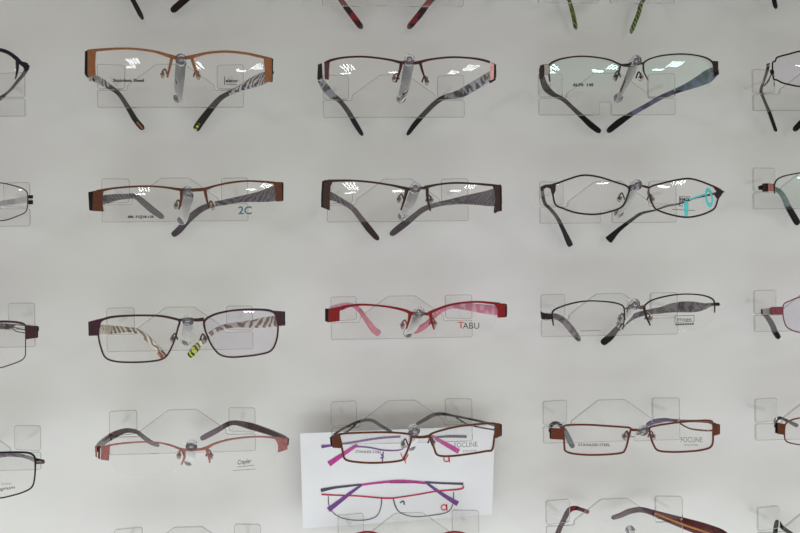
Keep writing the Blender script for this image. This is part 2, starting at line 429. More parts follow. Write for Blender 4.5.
# ===== row one =====
bracket('11', 97.5, 108, (181, 60), (178, 98), 'clear acrylic wall bracket holding the orange copper half-rim eyeglasses')
g = Glasses('11', 'orange copper half-rim eyeglasses with zebra-striped arms and brown tips', 181, 60)
zl, zr = (80, 40, 5.33), (175, 40, 5.33)
oL, yL = S(g, 'L', zl, [(40, 58, 12), (100, 53, 14), (200, 46, 11), (300, 48, 11), (400, 62, 12), (460, 80, 16), (500, 92, 18), (535, 98, 14), (580, 92, 18)],
  [(490, 95, 15), (478, 145, 13), (465, 200, 9)],
  [[(40, 52), (92, 50), (84, 75), (82, 120), (84, 190), (48, 198), (40, 185)], [(26, 60), (42, 54), (48, 200), (34, 196), (24, 182)]], [M_copper, M_dark],
  [(88, 72), (140, 58), (200, 52), (300, 54), (400, 68), (475, 98), (468, 150), (455, 205), (410, 242), (300, 256), (180, 256), (115, 240), (96, 205), (86, 140)])
oR, yR = S(g, 'R', zr, [(70, 94, 18), (110, 84, 16), (180, 68, 12), (280, 62, 12), (380, 72, 12), (440, 85, 13), (500, 98, 12)],
  [(88, 92, 15), (104, 145, 13), (120, 198, 9)],
  [[(472, 88), (516, 95), (516, 222), (474, 228), (480, 180), (474, 120)], [(512, 95), (524, 100), (521, 222), (508, 228)]], [M_copper, M_dark],
  [(106, 98), (180, 74), (280, 68), (380, 78), (470, 102), (478, 160), (474, 225), (440, 258), (330, 274), (220, 276), (150, 260), (124, 205)])
g.finish([M_copper])
g.temple(Z(*zl, [(40, 150, 60), (52, 195, 42), (100, 215, 40), (150, 245, 28), (205, 285, 23), (250, 350, 25), (295, 425, 29), (338, 476, 30)]), [T_zebra, T_bronze], 3, dot=M_copper)
g.temple(Z(*zr, [(510, 190, 55), (470, 205, 66), (410, 228, 54), (345, 258, 32), (290, 282, 24), (240, 312, 28), (190, 368, 33), (135, 440, 38), (110, 480, 36)]), [T_zebra, T_bronze], 4, dot=T_yel)
g.pad(162.5, 74, 1, M_copper); g.pad(198.5, 75.5, -1, M_copper)
words('Stainless Steel', 128.5, 80.3, 3.0, yL, INK, oL, g.root, w=31, bold=.04)
words('elenor', 232, 80.5, 3.6, yR, INK, oR, g.root, w=13, shear=.3, bold=.03)
marks([line(224.5, 76.5, 224.5, 85, .7), line(226, 84.2, 237, 84.6, .5)], yR, INK, oR, g.root)

bracket('12', 323, 118, (409, 60), (401, 99), 'clear acrylic wall bracket holding the dark burgundy half-rim eyeglasses')
g = Glasses('12', 'dark burgundy half-rim eyeglasses with a pink flash at the hinge and grey marbled arms', 405, 62)
zl, zr = (310, 45, 5.33), (400, 45, 5.33)
oL, yL = S(g, 'L', zl, [(78, 100, 16), (110, 82, 13), (180, 67, 10), (270, 62, 10), (350, 68, 10), (430, 80, 11), (480, 92, 14), (540, 98, 14)],
  [(488, 92, 17), (478, 140, 12), (458, 200, 8)],
  [[(76, 95), (106, 90), (102, 130), (100, 186), (78, 182)], [(42, 104), (64, 96), (68, 172), (46, 190), (38, 180)]], [M_burg, M_dark],
  [(104, 98), (180, 74), (270, 68), (350, 74), (430, 86), (480, 100), (472, 150), (455, 205), (420, 235), (340, 246), (230, 248), (140, 242), (104, 210), (99, 150)])
oR, yR = S(g, 'R', zr, [(60, 98, 14), (100, 93, 16), (150, 79, 11), (220, 69, 10), (290, 65, 10), (380, 70, 10), (440, 80, 12), (480, 92, 12)],
  [(108, 95, 15), (120, 140, 11), (140, 196, 8)],
  [[(482, 93), (502, 97), (500, 182), (480, 190)], [(500, 97), (513, 105), (510, 187), (478, 206), (474, 190), (498, 182)]], [M_pinkm, M_dark],
  [(122, 98), (220, 75), (290, 72), (380, 77), (470, 98), (476, 140), (474, 195), (450, 228), (370, 242), (270, 243), (190, 236), (150, 205)])
g.finish([M_burg])
g.temple(Z(*zl, [(52, 140, 24), (56, 185, 36), (80, 225, 44), (118, 268, 36), (155, 295, 25), (200, 350, 25), (245, 425, 27), (280, 482, 20)]), [T_marble, M_black], 4)
g.temple(Z(*zr, [(505, 150, 50), (460, 178, 48), (400, 215, 50), (340, 250, 48), (290, 268, 38), (240, 278, 28), (195, 303, 27), (140, 355, 27), (80, 422, 28), (38, 480, 20)]), [T_marble, M_black], 5)
g.pad(394, 78, 1, M_burg); g.pad(427, 81, -1, M_burg)

bracket('13', 538.5, 115.5, (635, 61), (618, 98), 'clear acrylic wall bracket holding the thin-rimmed eyeglasses with violet arms', notch=True)
g = Glasses('13', 'thin dark half-rim eyeglasses with violet and blue arms, top row beside the right edge pair', 630, 64)
zl, zr = (535, 45, 5.33), (625, 45, 5.33)
oL, yL = S(g, 'L', zl, [(80, 196, 7), (74, 150, 9), (78, 105, 10), (120, 80, 9), (180, 66, 8), (250, 60, 8), (330, 66, 8), (400, 80, 9), (452, 103, 10), (480, 108, 16), (510, 105, 16), (545, 100, 14), (578, 97, 10)],
  [(455, 108, 10), (446, 150, 8), (430, 192, 6)],
  [[(48, 103), (76, 100), (77, 158), (52, 162)], [(28, 108), (50, 102), (50, 165), (36, 188), (22, 178), (21, 130)]], [M_pale, M_gun],
  [(80, 108), (120, 86), (180, 72), (250, 66), (330, 72), (400, 86), (450, 112), (445, 155), (432, 198), (395, 232), (300, 250), (190, 250), (115, 238), (84, 200), (76, 150)], LENSG)
oR, yR = S(g, 'R', zr, [(98, 96, 10), (130, 75, 8), (200, 56, 8), (300, 48, 8), (380, 55, 8), (440, 72, 9), (470, 100, 10), (471, 142, 8)],
  [(98, 96, 10), (100, 140, 9), (122, 186, 6)],
  [[(466, 84), (498, 86), (497, 138), (472, 142)], [(470, 138), (500, 130), (500, 156), (482, 168), (472, 160)]], [M_gun, M_dark],
  [(102, 100), (130, 81), (200, 62), (300, 54), (380, 61), (440, 78), (468, 105), (470, 150), (462, 200), (430, 230), (340, 242), (230, 240), (155, 222), (118, 185), (104, 140)], LENSG)
g.finish([M_gun])
g.temple(Z(*zl, [(38, 150, 26), (42, 190, 30), (62, 232, 36), (100, 265, 26), (150, 290, 22), (200, 335, 22), (250, 382, 26), (300, 428, 32), (348, 464, 28)]), [M_gun, M_black], 5)
g.temple(Z(*zr, [(490, 140, 40), (455, 160, 74), (400, 190, 60), (330, 222, 38), (260, 250, 28), (190, 280, 26), (120, 320, 25), (40, 365, 27), (-35, 415, 36), (-95, 464, 30)]), [T_vio, M_black], 7)
g.pad(615.5, 76, 1, M_gun); g.pad(641, 77, -1, M_gun)
words('ALPS  145', 583, 84.8, 2.8, yL, INK, oL, g.root, w=21, bold=.05)

# ===== row two =====
bracket('21', 102, 222.5, (188, 192), (182, 220), 'clear acrylic wall bracket holding the brown eyeglasses marked 2C')
g = Glasses('21', 'brown half-rim eyeglasses with broad end blocks and a 2C mark on the lens', 188, 190)
zl, zr = (85, 160, 5.33), (185, 160, 5.33)
oL, yL = S(g, 'L', zl, [(60, 168, 14), (100, 160, 13), (150, 151, 10), (250, 142, 10), (350, 140, 9), (430, 146, 10), (500, 157, 14), (533, 160, 16), (590, 160, 16)],
  [(515, 165, 17), (512, 215, 12), (500, 264, 8)],
  [[(42, 165), (102, 157), (95, 190), (95, 240), (101, 275), (40, 272)], [(17, 171), (44, 165), (42, 272), (22, 268)]], [M_brown, M_dark],
  [(100, 170), (150, 158), (250, 148), (350, 146), (430, 152), (508, 166), (512, 215), (504, 270), (492, 318), (440, 330), (300, 331), (150, 323), (106, 316), (94, 290), (96, 230)])
oR, yR = S(g, 'R', zr, [(50, 160, 16), (105, 155, 16), (160, 138, 10), (240, 121, 10), (330, 112, 9), (420, 116, 10), (480, 122, 12)],
  [(106, 160, 16), (115, 205, 12), (126, 258, 8)],
  [[(466, 117), (515, 117), (518, 220), (486, 222), (482, 175), (474, 140)], [(514, 117), (525, 120), (525, 216), (516, 221)]], [M_brown, M_dark],
  [(116, 166), (160, 146), (240, 128), (330, 119), (420, 122), (470, 135), (481, 180), (484, 230), (476, 280), (430, 303), (310, 318), (190, 320), (146, 300), (126, 255)])
g.finish([M_brown])
g.temple(Z(*zl, [(34, 220, 70), (60, 216, 55), (110, 210, 48), (160, 200, 36), (215, 195, 28), (268, 194, 28), (310, 225, 33), (360, 267, 35), (418, 308, 28)]), [T_lace, T_mauvetip], 5)
g.temple(Z(*zr, [(515, 170, 80), (470, 180, 80), (420, 192, 64), (350, 202, 44), (290, 210, 34), (212, 226, 30), (155, 236, 27), (100, 255, 32), (50, 288, 36), (5, 332, 34), (-32, 374, 36), (-68, 402, 30)]), [T_lace, T_mauvetip], 6)
g.pad(176, 205, 1, M_brown); g.pad(213, 206, -1, M_brown)
words('BBL 51[]18-135', 140.8, 216.7, 2.2, yL, INK, oL, g.root, w=26, bold=.05)
words('2C', 245, 210.2, 7.6, yR, INKB, oR, g.root, w=13.4, bold=.02)

bracket('22', 327, 222.5, (415, 188), (402.5, 216), 'clear acrylic wall bracket holding the chocolate brown eyeglasses in the middle column')
g = Glasses('22', 'dark chocolate brown half-rim eyeglasses with long tapered end blocks and lilac-grey tips', 412, 187)
zl, zr = (315, 160, 5.33), (405, 160, 5.33)
oL, yL = S(g, 'L', zl, [(48, 114, 12), (100, 111, 12), (200, 110, 10), (300, 118, 10), (400, 133, 10), (470, 148, 14), (500, 155, 16), (540, 152, 12), (590, 148, 14)],
  [(490, 158, 18), (477, 210, 13), (458, 268, 8)],
  [[(50, 110), (98, 110), (84, 138), (80, 200), (79, 270), (42, 255), (42, 180)], [(38, 112), (52, 110), (44, 256), (32, 250), (33, 180)]], [M_choc, M_dark],
  [(90, 124), (200, 118), (300, 125), (400, 140), (478, 158), (472, 215), (455, 272), (430, 315), (340, 328), (200, 330), (95, 326), (70, 305), (78, 230)])
oR, yR = S(g, 'R', zr, [(105, 146, 16), (180, 130, 10), (270, 122, 10), (370, 126, 10), (440, 132, 12), (505, 138, 10)],
  [(118, 150, 16), (121, 210, 13), (136, 272, 8)],
  [[(462, 130), (505, 135), (506, 270), (478, 286), (472, 276), (484, 210), (478, 165)], [(503, 135), (514, 138), (517, 270), (500, 276)]], [M_choc, M_dark],
  [(122, 155), (180, 138), (270, 130), (370, 134), (468, 146), (480, 200), (474, 285), (450, 305), (370, 318), (250, 322), (165, 312), (136, 272), (122, 210)])
g.finish([M_choc])
g.temple(Z(*zl, [(48, 180, 90), (62, 188, 60), (95, 197, 40), (150, 225, 30), (200, 257, 28), (240, 305, 30), (290, 370, 34), (338, 425, 26)]), [T_lace, T_maroon], 4)
g.temple(Z(*zr, [(508, 190, 120), (480, 198, 98), (440, 204, 84), (380, 208, 64), (300, 215, 42), (220, 228, 28), (160, 240, 26), (100, 262, 30), (55, 295, 30), (15, 328, 34), (-25, 358, 37), (-78, 400, 30)]), [T_lace, T_mauvetip], 6)
g.pad(399, 199, 1, M_choc); g.pad(431, 200, -1, M_choc)

bracket('23', 539.5, 224, (635.6, 185), (618.5, 213), 'clear acrylic wall bracket holding the pointed eyeglasses with turquoise stickers', notch=True)
g = Glasses('23', 'dark full-rim eyeglasses with pointed hexagonal lenses and turquoise sticker', 638, 187)
zl, zr = (535, 160, 5.33), (630, 160, 5.33)
cl = wd([(88, 138), (125, 122), (170, 105), (250, 82), (330, 88), (420, 115), (497, 146), (490, 200), (462, 250), (390, 278), (310, 290), (220, 281), (150, 258), (110, 238), (96, 190)], 9)
crr = wd([(103, 148), (180, 122), (280, 101), (340, 103), (420, 130), (488, 166), (470, 205), (455, 250), (430, 272), (370, 295), (300, 305), (220, 292), (150, 268), (125, 245), (108, 200)], 9)
oL, yL = S(g, 'L', zl, None, None, [[(55, 131), (112, 126), (110, 165), (96, 192), (84, 155), (62, 146)], [(28, 142), (58, 130), (64, 146), (44, 158), (36, 172)]], [M_plumk, M_plumk], cl, closed=cl)
oR, yR = S(g, 'R', zr, None, None, [[(432, 130), (505, 168), (478, 192), (462, 206), (448, 186), (460, 168)]], [M_plumk], crr, closed=crr)
g.rim([(628.2, 187.4, 2.2), (632, 185.8, 2), (637, 185, 2), (643, 186, 2), (649.5, 188, 2.4)])
g.rim([(649, 188, 2), (648, 193, 1.5), (649.5, 198, 1)], mi=1)
g.finish([M_plumk, M_gold])
g.temple(Z(*zl, [(38, 155, 22), (42, 195, 18), (55, 235, 18), (85, 265, 18), (120, 310, 19), (150, 370, 22), (180, 436, 30), (190, 458, 28)]), [M_gun, M_black], 4)
g.temple(Z(*zr, [(485, 172, 14), (430, 184, 12), (340, 204, 10), (265, 232, 10), (200, 245, 10), (130, 268, 11), (60, 285, 15), (5, 322, 18), (-60, 372, 24), (-100, 412, 38), (-118, 430, 44)]), [M_gun, M_black], 6)
g.pad(619.5, 198, 1, M_plumk); g.pad(652, 199, -1, M_gold)
words('O', 619.5, 198, 3.4, yL, INK, oL, g.root, name='printed_mark')
words('EMO', 684.5, 199.6, 3.8, yR, INK, oR, g.root, w=9.2, bold=.03)
marks([line(679.5, 197, 679.5, 206, .6), line(679.2, 206, 683, 206, .6), line(679, 196.6, 690, 196.6, .5), line(689.6, 196.6, 689.6, 202, .5), line(672, 209.3, 695, 210.5, .5)], yR, INK, oR, g.root)
lp = []
for k in range(16):
    a, b = 2 * math.pi * k / 16, 2 * math.pi * (k + 1) / 16
    f = lambda t, r: (709 + 3.9 * r * math.cos(t) + 1.0 * math.sin(t), 197.5 + 10 * r * math.sin(t))
    lp.append([f(a, 1), f(b, 1), f(b, .55), f(a, .55)])
marks([line(689, 199.5, 706, 194, 1.6), [(684, 201), (688.5, 201), (688, 216), (684.5, 216)]] + lp, yR, INKT, oR, g.root, name='turquoise_sticker', off=-.0012)

# ===== row three =====
bracket('31', 107, 352, (188, 320), (186.5, 341), 'clear acrylic wall bracket holding the plum rectangular full-rim eyeglasses')
g = Glasses('31', 'large plum full-rim rectangular eyeglasses with brush-patterned arms', 188, 320)
zl, zr = (85, 285, 5.33), (185, 285, 5.33)
cl = [(86, 190, 12), (130, 173, 12), (200, 165, 11), (300, 162, 10), (400, 165, 11), (470, 178, 12), (503, 192, 12), (495, 230, 10), (475, 300, 9), (442, 368, 9), (408, 396, 9), (340, 408, 9), (250, 412, 9), (160, 407, 9), (108, 385, 9), (84, 330, 9), (72, 270, 9), (76, 215, 10)]
crr = [(105, 190, 12), (150, 160, 11), (220, 141, 10), (300, 132, 10), (400, 131, 11), (462, 140, 12), (488, 168, 10), (496, 230, 9), (486, 300, 9), (458, 350, 9), (400, 369, 9), (320, 380, 9), (240, 384, 9), (185, 370, 9), (148, 330, 9), (122, 280, 9), (105, 230, 10)]
oL, yL = S(g, 'L', zl, None, None, [[(24, 194), (60, 184), (115, 172), (90, 195), (76, 225), (74, 270), (24, 271)], [(17, 196), (28, 193), (28, 272), (19, 271)]], [M_plum, M_dark], cl, closed=cl)
oR, yR = S(g, 'R', zr, None, None, [[(455, 135), (524, 140), (527, 215), (500, 218), (494, 180), (480, 155)], [(522, 140), (534, 141), (534, 214), (524, 216)]], [M_plum, M_dark], crr, LENSP, closed=crr)
g.rim([(178.5, 320.2, 2.8), (184, 319.6, 2.4), (190, 319, 2.4), (196, 320, 3), (204, 319.2, 3.4)])
g.finish([M_plum])
g.temple(Z(*zl, [(30, 230, 70), (55, 232, 60), (90, 237, 52), (150, 238, 42), (220, 238, 28), (280, 247, 28), (330, 282, 30), (380, 332, 30), (395, 352, 34), (425, 388, 36)]), [T_brush, T_orb], 8)
g.temple(Z(*zr, [(520, 185, 66), (480, 192, 58), (420, 200, 54), (350, 208, 40), (290, 212, 28), (220, 220, 26), (155, 247, 26), (110, 285, 27), (75, 318, 30), (55, 340, 40), (22, 382, 32)]), [T_brush, T_yel], 8)
g.pad(172.5, 338.5, 1, M_plum); g.pad(205, 339, -1, M_plum)

bracket('32', 331, 340, (418.5, 312), (408, 333), 'clear acrylic wall bracket holding the red half-rim eyeglasses')
g = Glasses('32', 'bright red half-rim eyeglasses with pink arms and lettered right lens', 416, 314)
zl, zr = (320, 275, 5.33), (410, 275, 5.33)
oL, yL = S(g, 'L', zl, [(60, 186, 16), (110, 178, 20), (150, 166, 14), (220, 158, 11), (300, 162, 10), (380, 172, 11), (450, 188, 14), (490, 204, 16), (530, 206, 13), (580, 208, 16)],
  [(482, 205, 20), (472, 250, 12), (460, 287, 8)],
  [[(45, 180), (118, 172), (106, 190), (105, 246), (42, 253)], [(27, 178), (48, 180), (44, 253), (27, 246)]], [M_red, M_dark],
  [(112, 192), (150, 176), (220, 168), (300, 171), (380, 182), (476, 210), (470, 255), (450, 305), (385, 338), (290, 350), (205, 336), (140, 300), (112, 250)])
oR, yR = S(g, 'R', zr, [(100, 205, 18), (140, 186, 14), (200, 163, 11), (270, 149, 10), (350, 143, 10), (420, 148, 12), (480, 155, 14)],
  [(108, 208, 18), (116, 250, 12), (129, 290, 8)],
  [[(440, 148), (508, 152), (508, 226), (466, 228), (466, 185), (456, 165)], [(506, 152), (517, 156), (517, 222), (508, 226)]], [M_red, M_dark],
  [(124, 205), (150, 190), (200, 171), (270, 157), (350, 152), (420, 157), (464, 178), (463, 235), (440, 280), (380, 315), (280, 330), (200, 325), (150, 300), (126, 260)])
g.finish([M_red])
g.temple(Z(*zl, [(40, 208, 34), (60, 182, 26), (100, 164, 20), (160, 158, 20), (205, 182, 24), (245, 235, 26), (285, 290, 34), (318, 314, 36)]), [T_pink, T_pinkt], 4)
g.temple(Z(*zr, [(510, 190, 50), (470, 190, 52), (420, 184, 52), (355, 176, 46), (290, 166, 40), (210, 168, 26), (145, 205, 24), (95, 258, 30), (50, 288, 34), (15, 304, 26)]), [T_pink, T_pinkt], 6)
g.pad(402.5, 325, 1, M_red); g.pad(434.5, 323, -1, M_red)
words('T', 461, 325, 6.6, yR, INKR, oR, g.root, w=7, name='printed_letter', label='red letter T')
words('ABU', 471, 325.6, 6.2, yR, INK, oR, g.root, w=16.5)

bracket('33', 541, 337, (633.6, 304), (621, 324), 'clear acrylic wall bracket holding the thin gold half-rim eyeglasses')
g = Glasses('33', 'thin gold and gunmetal half-rim eyeglasses with grey floral arms', 630, 307)
zl, zr = (535, 275, 5.33), (625, 275, 5.33)
oL, yL = S(g, 'L', zl, [(98, 270, 7), (93, 225, 9), (98, 190, 9), (150, 165, 8), (220, 146, 8), (290, 138, 7), (380, 142, 7), (440, 152, 8), (473, 172, 8), (476, 230, 7), (467, 292, 6)], None,
  [[(52, 203), (98, 208), (96, 236), (58, 238)], [(28, 193), (50, 204), (60, 216), (56, 238), (34, 236)]], [M_gun, M_gun],
  [(98, 195), (150, 171), (220, 152), (290, 144), (380, 148), (440, 158), (470, 178), (474, 235), (465, 292), (430, 322), (340, 336), (240, 336), (150, 322), (102, 275), (95, 230)])
oR, yR = S(g, 'R', zr, [(105, 162, 9), (140, 136, 8), (210, 115, 8), (290, 103, 7), (370, 103, 7), (430, 112, 8), (470, 132, 9), (478, 162, 8), (478, 202, 6)],
  [(100, 165, 14), (110, 212, 12), (135, 270, 7)],
  [[(468, 148), (498, 145), (509, 155), (500, 166), (474, 163)]], [M_gun],
  [(112, 168), (140, 142), (210, 122), (290, 110), (370, 110), (430, 119), (468, 138), (478, 200), (460, 252), (385, 288), (270, 300), (175, 292), (132, 262)])
g.rim([(623.8, 309, 1.8), (630, 307.5, 1.8), (636, 306.5, 2), (641, 307.5, 3.4), (645.5, 305.6, 2)], mi=1)
g.finish([M_gun, M_gold])
g.temple(Z(*zl, [(42, 215, 30), (70, 216, 26), (110, 220, 30), (150, 242, 34), (192, 288, 36), (238, 350, 28)]), [T_flor, T_flor], 4)
g.temple(Z(*zr, [(495, 155, 16), (460, 158, 18), (420, 166, 40), (370, 170, 58), (310, 170, 60), (250, 175, 50), (190, 188, 36), (140, 195, 30), (60, 215, 28), (10, 245, 28), (-45, 290, 30), (-80, 330, 38), (-125, 366, 36)]), [T_flor, M_black], 9)
g.pad(620, 318.5, 1, M_gold); g.pad(650, 318, -1, M_gold)
marks([line(580, 331, 601, 330.4, .6)], yL, INKG, oL, g.root)
words('image', 684.3, 319, 3.6, yR, INK, oR, g.root, w=14.5)
marks([line(675, 316, 694, 315.3, .5), line(675, 316, 675, 322.3, .5), line(694, 315.3, 694, 321.6, .5), line(675, 322.4, 694, 321.6, .4)] +
      [line(675.5 + k * 2.35, 324.6 - k * .1, 677.3 + k * 2.35, 324.5 - k * .1, 1.7) for k in range(8)], yR, INK, oR, g.root)

# ===== row four =====
bracket('41', 109.5, 455, (191.6, 445), (189, 461), 'clear acrylic wall bracket holding the pink copper half-rim eyeglasses')
g = Glasses('41', 'pink copper half-rim eyeglasses with raised wine-red arms', 191, 449)
zl, zr = (90, 395, 5.33), (190, 395, 5.33)
oL, yL = S(g, 'L', zl, [(70, 278, 12), (120, 265, 10), (200, 255, 9), (290, 250, 8), (370, 255, 9), (430, 268, 10), (490, 290, 13), (533, 292, 14), (590, 290, 13)],
  [(500, 295, 14), (504, 330, 11), (487, 372, 7)],
  [[(60, 270), (108, 268), (101, 350), (56, 345)], [(26, 272), (38, 270), (38, 335), (29, 330)], [(44, 271), (56, 270), (53, 343), (42, 338)]], [M_rose, M_rose, M_cof],
  [(106, 282), (200, 262), (290, 257), (370, 262), (430, 275), (494, 300), (503, 330), (485, 382), (425, 415), (320, 430), (205, 430), (142, 405), (110, 350)])
oR, yR = S(g, 'R', zr, [(50, 291, 12), (90, 281, 16), (130, 260, 12), (200, 239, 10), (290, 226, 9), (380, 222, 9), (450, 228, 11), (495, 235, 12)],
  [(88, 285, 16), (98, 320, 12), (106, 362, 8)],
  [[(445, 227), (520, 232), (520, 290), (468, 308), (470, 270), (462, 250)]], [M_rose],
  [(104, 287), (130, 269), (200, 247), (290, 233), (380, 230), (444, 237), (466, 265), (466, 315), (440, 368), (350, 394), (230, 402), (145, 395), (110, 350)])
g.finish([M_rose])
g.temple(Z(*zl, [(36, 288, 30), (50, 268, 36), (85, 240, 38), (130, 212, 36), (190, 190, 26), (245, 195, 22), (278, 218, 22), (320, 250, 24), (368, 270, 18)]), [T_wine, T_grey], 6)
g.temple(Z(*zr, [(518, 250, 40), (500, 232, 34), (460, 212, 30), (400, 190, 34), (320, 165, 36), (245, 148, 26), (200, 156, 26), (150, 185, 28), (100, 212, 30), (58, 234, 26)]), [T_wine, T_winetip], 6)
g.pad(179, 455, 1, M_rose); g.pad(211, 455, -1, M_rose)
words('Crayler', 244.5, 461.5, 4.4, yR, INK, oR, g.root, w=14, rot=-.12, shear=.4, bold=.01)
marks([line(237, 467, 254, 465.2, .4), line(233, 470.6, 256, 469, .35)], yR, INK, oR, g.root)

bracket('42', 331, 445, (414, 430), (411, 446), 'clear acrylic wall bracket holding the coffee brown eyeglasses before the white card')
g = Glasses('42', 'coffee brown full-rim eyeglasses with split wire arms in front of the white card', 413, 436)
zl, zr = (295, 385, 3.6), (400, 385, 3.6)
cl = wd([(160, 182), (175, 175), (230, 172), (320, 170), (400, 175), (419, 185), (411, 220), (396, 255), (380, 272), (300, 280), (230, 278), (182, 268), (172, 240), (165, 205)], 7)
crr = wd([(108, 184), (130, 169), (200, 151), (260, 143), (330, 138), (348, 147), (340, 185), (332, 232), (310, 238), (250, 248), (180, 256), (136, 252), (122, 225)], 7)
oL, yL = S(g, 'L', zl, None, None, [[(132, 185), (162, 172), (166, 228), (136, 226)], [(125, 188), (134, 184), (137, 226), (128, 218)]], [M_cof, M_dark], cl, closed=cl)
oR, yR = S(g, 'R', zr, None, None, [[(340, 136), (360, 138), (363, 184), (345, 192), (338, 188)], [(359, 138), (367, 142), (367, 182), (361, 186)]], [M_cof, M_dark], crr, closed=crr)
g.rim([(411, 436, 2.8), (417, 437, 2.6), (423, 437, 2.6), (430.5, 436, 3)])
g.finish([M_cof])
g.temple(Z(*zl, [(135, 190, 9), (150, 172, 8), (190, 148, 8), (235, 130, 10), (275, 127, 12), (312, 148, 12), (352, 172, 10)]), [M_gun, T_grey], 3, yend=.008, wires=[Z(*zl, [(150, 182, 6), (180, 172, 6), (205, 155, 6), (222, 136, 6)])])
g.temple(Z(*zr, [(355, 150, 9), (330, 141, 8), (280, 128, 7), (200, 112, 8), (155, 104, 11), (120, 108, 13), (90, 124, 14), (58, 142, 12)]), [M_gun, T_grey], 4, yend=.008, wires=[Z(*zr, [(345, 162, 5), (280, 151, 5), (240, 140, 5), (200, 116, 5)])])
g.pad(403, 444, 1, M_cof); g.pad(433, 442, -1, M_cof)
words('STAINLESS STEEL', 368.5, 451.8, 2.4, yL, INK, oL, g.root, w=26, rot=.02, bold=.015)
words('FOCLINE', 466, 444.6, 5, yR, INKG, oR, g.root, w=23, rot=-.05)
words('EYEWEAR', 470, 450.8, 2, yR, INKG, oR, g.root, w=14, rot=-.05)

bracket('43', 543, 443.5, (642, 430), (628, 436), 'clear acrylic wall bracket holding the rust brown narrow eyeglasses')
g = Glasses('43', 'rust brown narrow rectangular full-rim eyeglasses against the plain wall', 638, 430)
zl, zr = (540, 390, 5.33), (630, 390, 5.33)
cl = wd([(124, 200), (150, 187), (250, 185), (350, 191), (450, 198), (482, 206), (473, 250), (455, 315), (425, 337), (300, 346), (200, 342), (140, 328), (130, 300), (128, 250)], 10)
crr = wd([(105, 203), (140, 190), (230, 176), (330, 166), (420, 163), (441, 178), (443, 230), (435, 298), (380, 320), (300, 328), (220, 330), (150, 322), (125, 290), (108, 240)], 10)
oL, yL = S(g, 'L', zl, None, None, [[(58, 202), (126, 204), (127, 266), (58, 262)], [(50, 206), (60, 202), (60, 262), (51, 258)]], [M_rust, M_dark], cl, closed=cl)
oR, yR = S(g, 'R', zr, None, None, [[(436, 178), (474, 180), (475, 238), (442, 246)], [(472, 180), (480, 184), (480, 234), (474, 238)]], [M_rust, M_dark], crr, closed=crr)
g.rim([(629.8, 429.4, 3.6), (634, 430, 2.4), (641, 430, 2.2), (646, 429.6, 2.6), (650, 428.6, 3.4)])
g.finish([M_rust])
g.temple(Z(*zl, [(56, 215, 22), (58, 190, 18), (75, 177, 20), (100, 180, 18), (130, 215, 26), (152, 258, 30), (176, 306, 28)]), [M_gun, T_teal], 4)
g.temple(Z(*zr, [(470, 205, 26), (450, 182, 14), (400, 168, 9), (320, 165, 9), (255, 164, 13), (185, 160, 22), (125, 170, 26), (88, 188, 20)]), [M_rust, T_vio], 4, wires=[Z(*zr, [(435, 216, 9), (400, 216, 9), (330, 208, 8), (290, 192, 8), (255, 170, 8)])])
g.pad(624.5, 436, 1, M_rust); g.pad(653, 436, -1, M_rust)
words('STAINLESS STEEL', 594.3, 444.8, 2.6, yL, INK, oL, g.root, w=32, bold=.015)
words('FOCLINE', 691.5, 439.6, 5.2, yR, INKG, oR, g.root, w=21.5)
words('EYEWEAR', 691.5, 445, 1.8, yR, INKG, oR, g.root, w=14)

# ===== left edge column (right halves show; the other half mirrors it) =====
def edge_pair(key, label, zone, uc, vc, fm, brow=None, legs=None, closed=None, ends=None, endm=None, lens=None, lm=None, temple=None, tm=None, tip=None, other=None, bridge=2.4, wires=None, pads=True):
    g = Glasses(key, label, uc, vc)
    res = []
    for mir in (None, uc):
        res.append(S(g, '', zone, brow, legs, ends, endm, lens, lm, mirror=mir, closed=closed))
    q = Z(*zone, (brow or closed)); inner = min(q, key=lambda p: abs(p[0] - uc))
    g.rim([(inner[0], inner[1], bridge + 1), ((inner[0] + uc) / 2, inner[1] - .5, bridge), (uc, inner[1] - 1, bridge), ((3 * uc - inner[0]) / 2, inner[1] - .5, bridge), (2 * uc - inner[0], inner[1], bridge + 1)])
    g.finish([fm])
    g.temple(Z(*zone, temple), tm, tip, wires=[Z(*zone, w) for w in wires] if wires else None)
    g.temple(Z(*zone, other or temple, mirror=None if other else uc), tm, tip)
    if pads:
        k = 14; g.pad(uc - k, vc + 12, 1, fm); g.pad(uc + k, vc + 12, -1, fm)
    return g, res

bracket('10', -126, 117, (-45, 60), (-52, 98), 'clear acrylic wall bracket at the left edge, topmost of its column')
edge_pair('10', 'dark violet eyeglasses cut by the left edge, topmost of that column', (0, 30, 5.33), -48, 60, M_navy,
  brow=[(-220, 175, 16), (-180, 140, 14), (-110, 112, 14), (-40, 104, 16), (10, 108, 18), (50, 124, 18), (85, 150, 20), (112, 176, 20), (145, 188, 22)],
  legs=[(92, 165, 18), (92, 215, 14), (82, 262, 6)],
  ends=[[(100, 162), (138, 172), (158, 190), (152, 214), (132, 226), (124, 200), (106, 184)]], endm=[M_navy],
  lens=[(-215, 180), (-180, 148), (-110, 120), (-40, 112), (10, 116), (60, 140), (88, 180), (90, 230), (60, 320), (0, 352), (-80, 360), (-150, 335), (-195, 260)],
  temple=[(148, 195, 20), (128, 232, 14), (95, 272, 10), (60, 315, 10), (20, 350, 13), (-40, 400, 18), (-90, 450, 22)], tm=[M_navy, M_black], tip=4)
bracket('20', -121, 228, (-42, 190), (-47, 218), 'clear acrylic wall bracket at the left edge, second from the top')
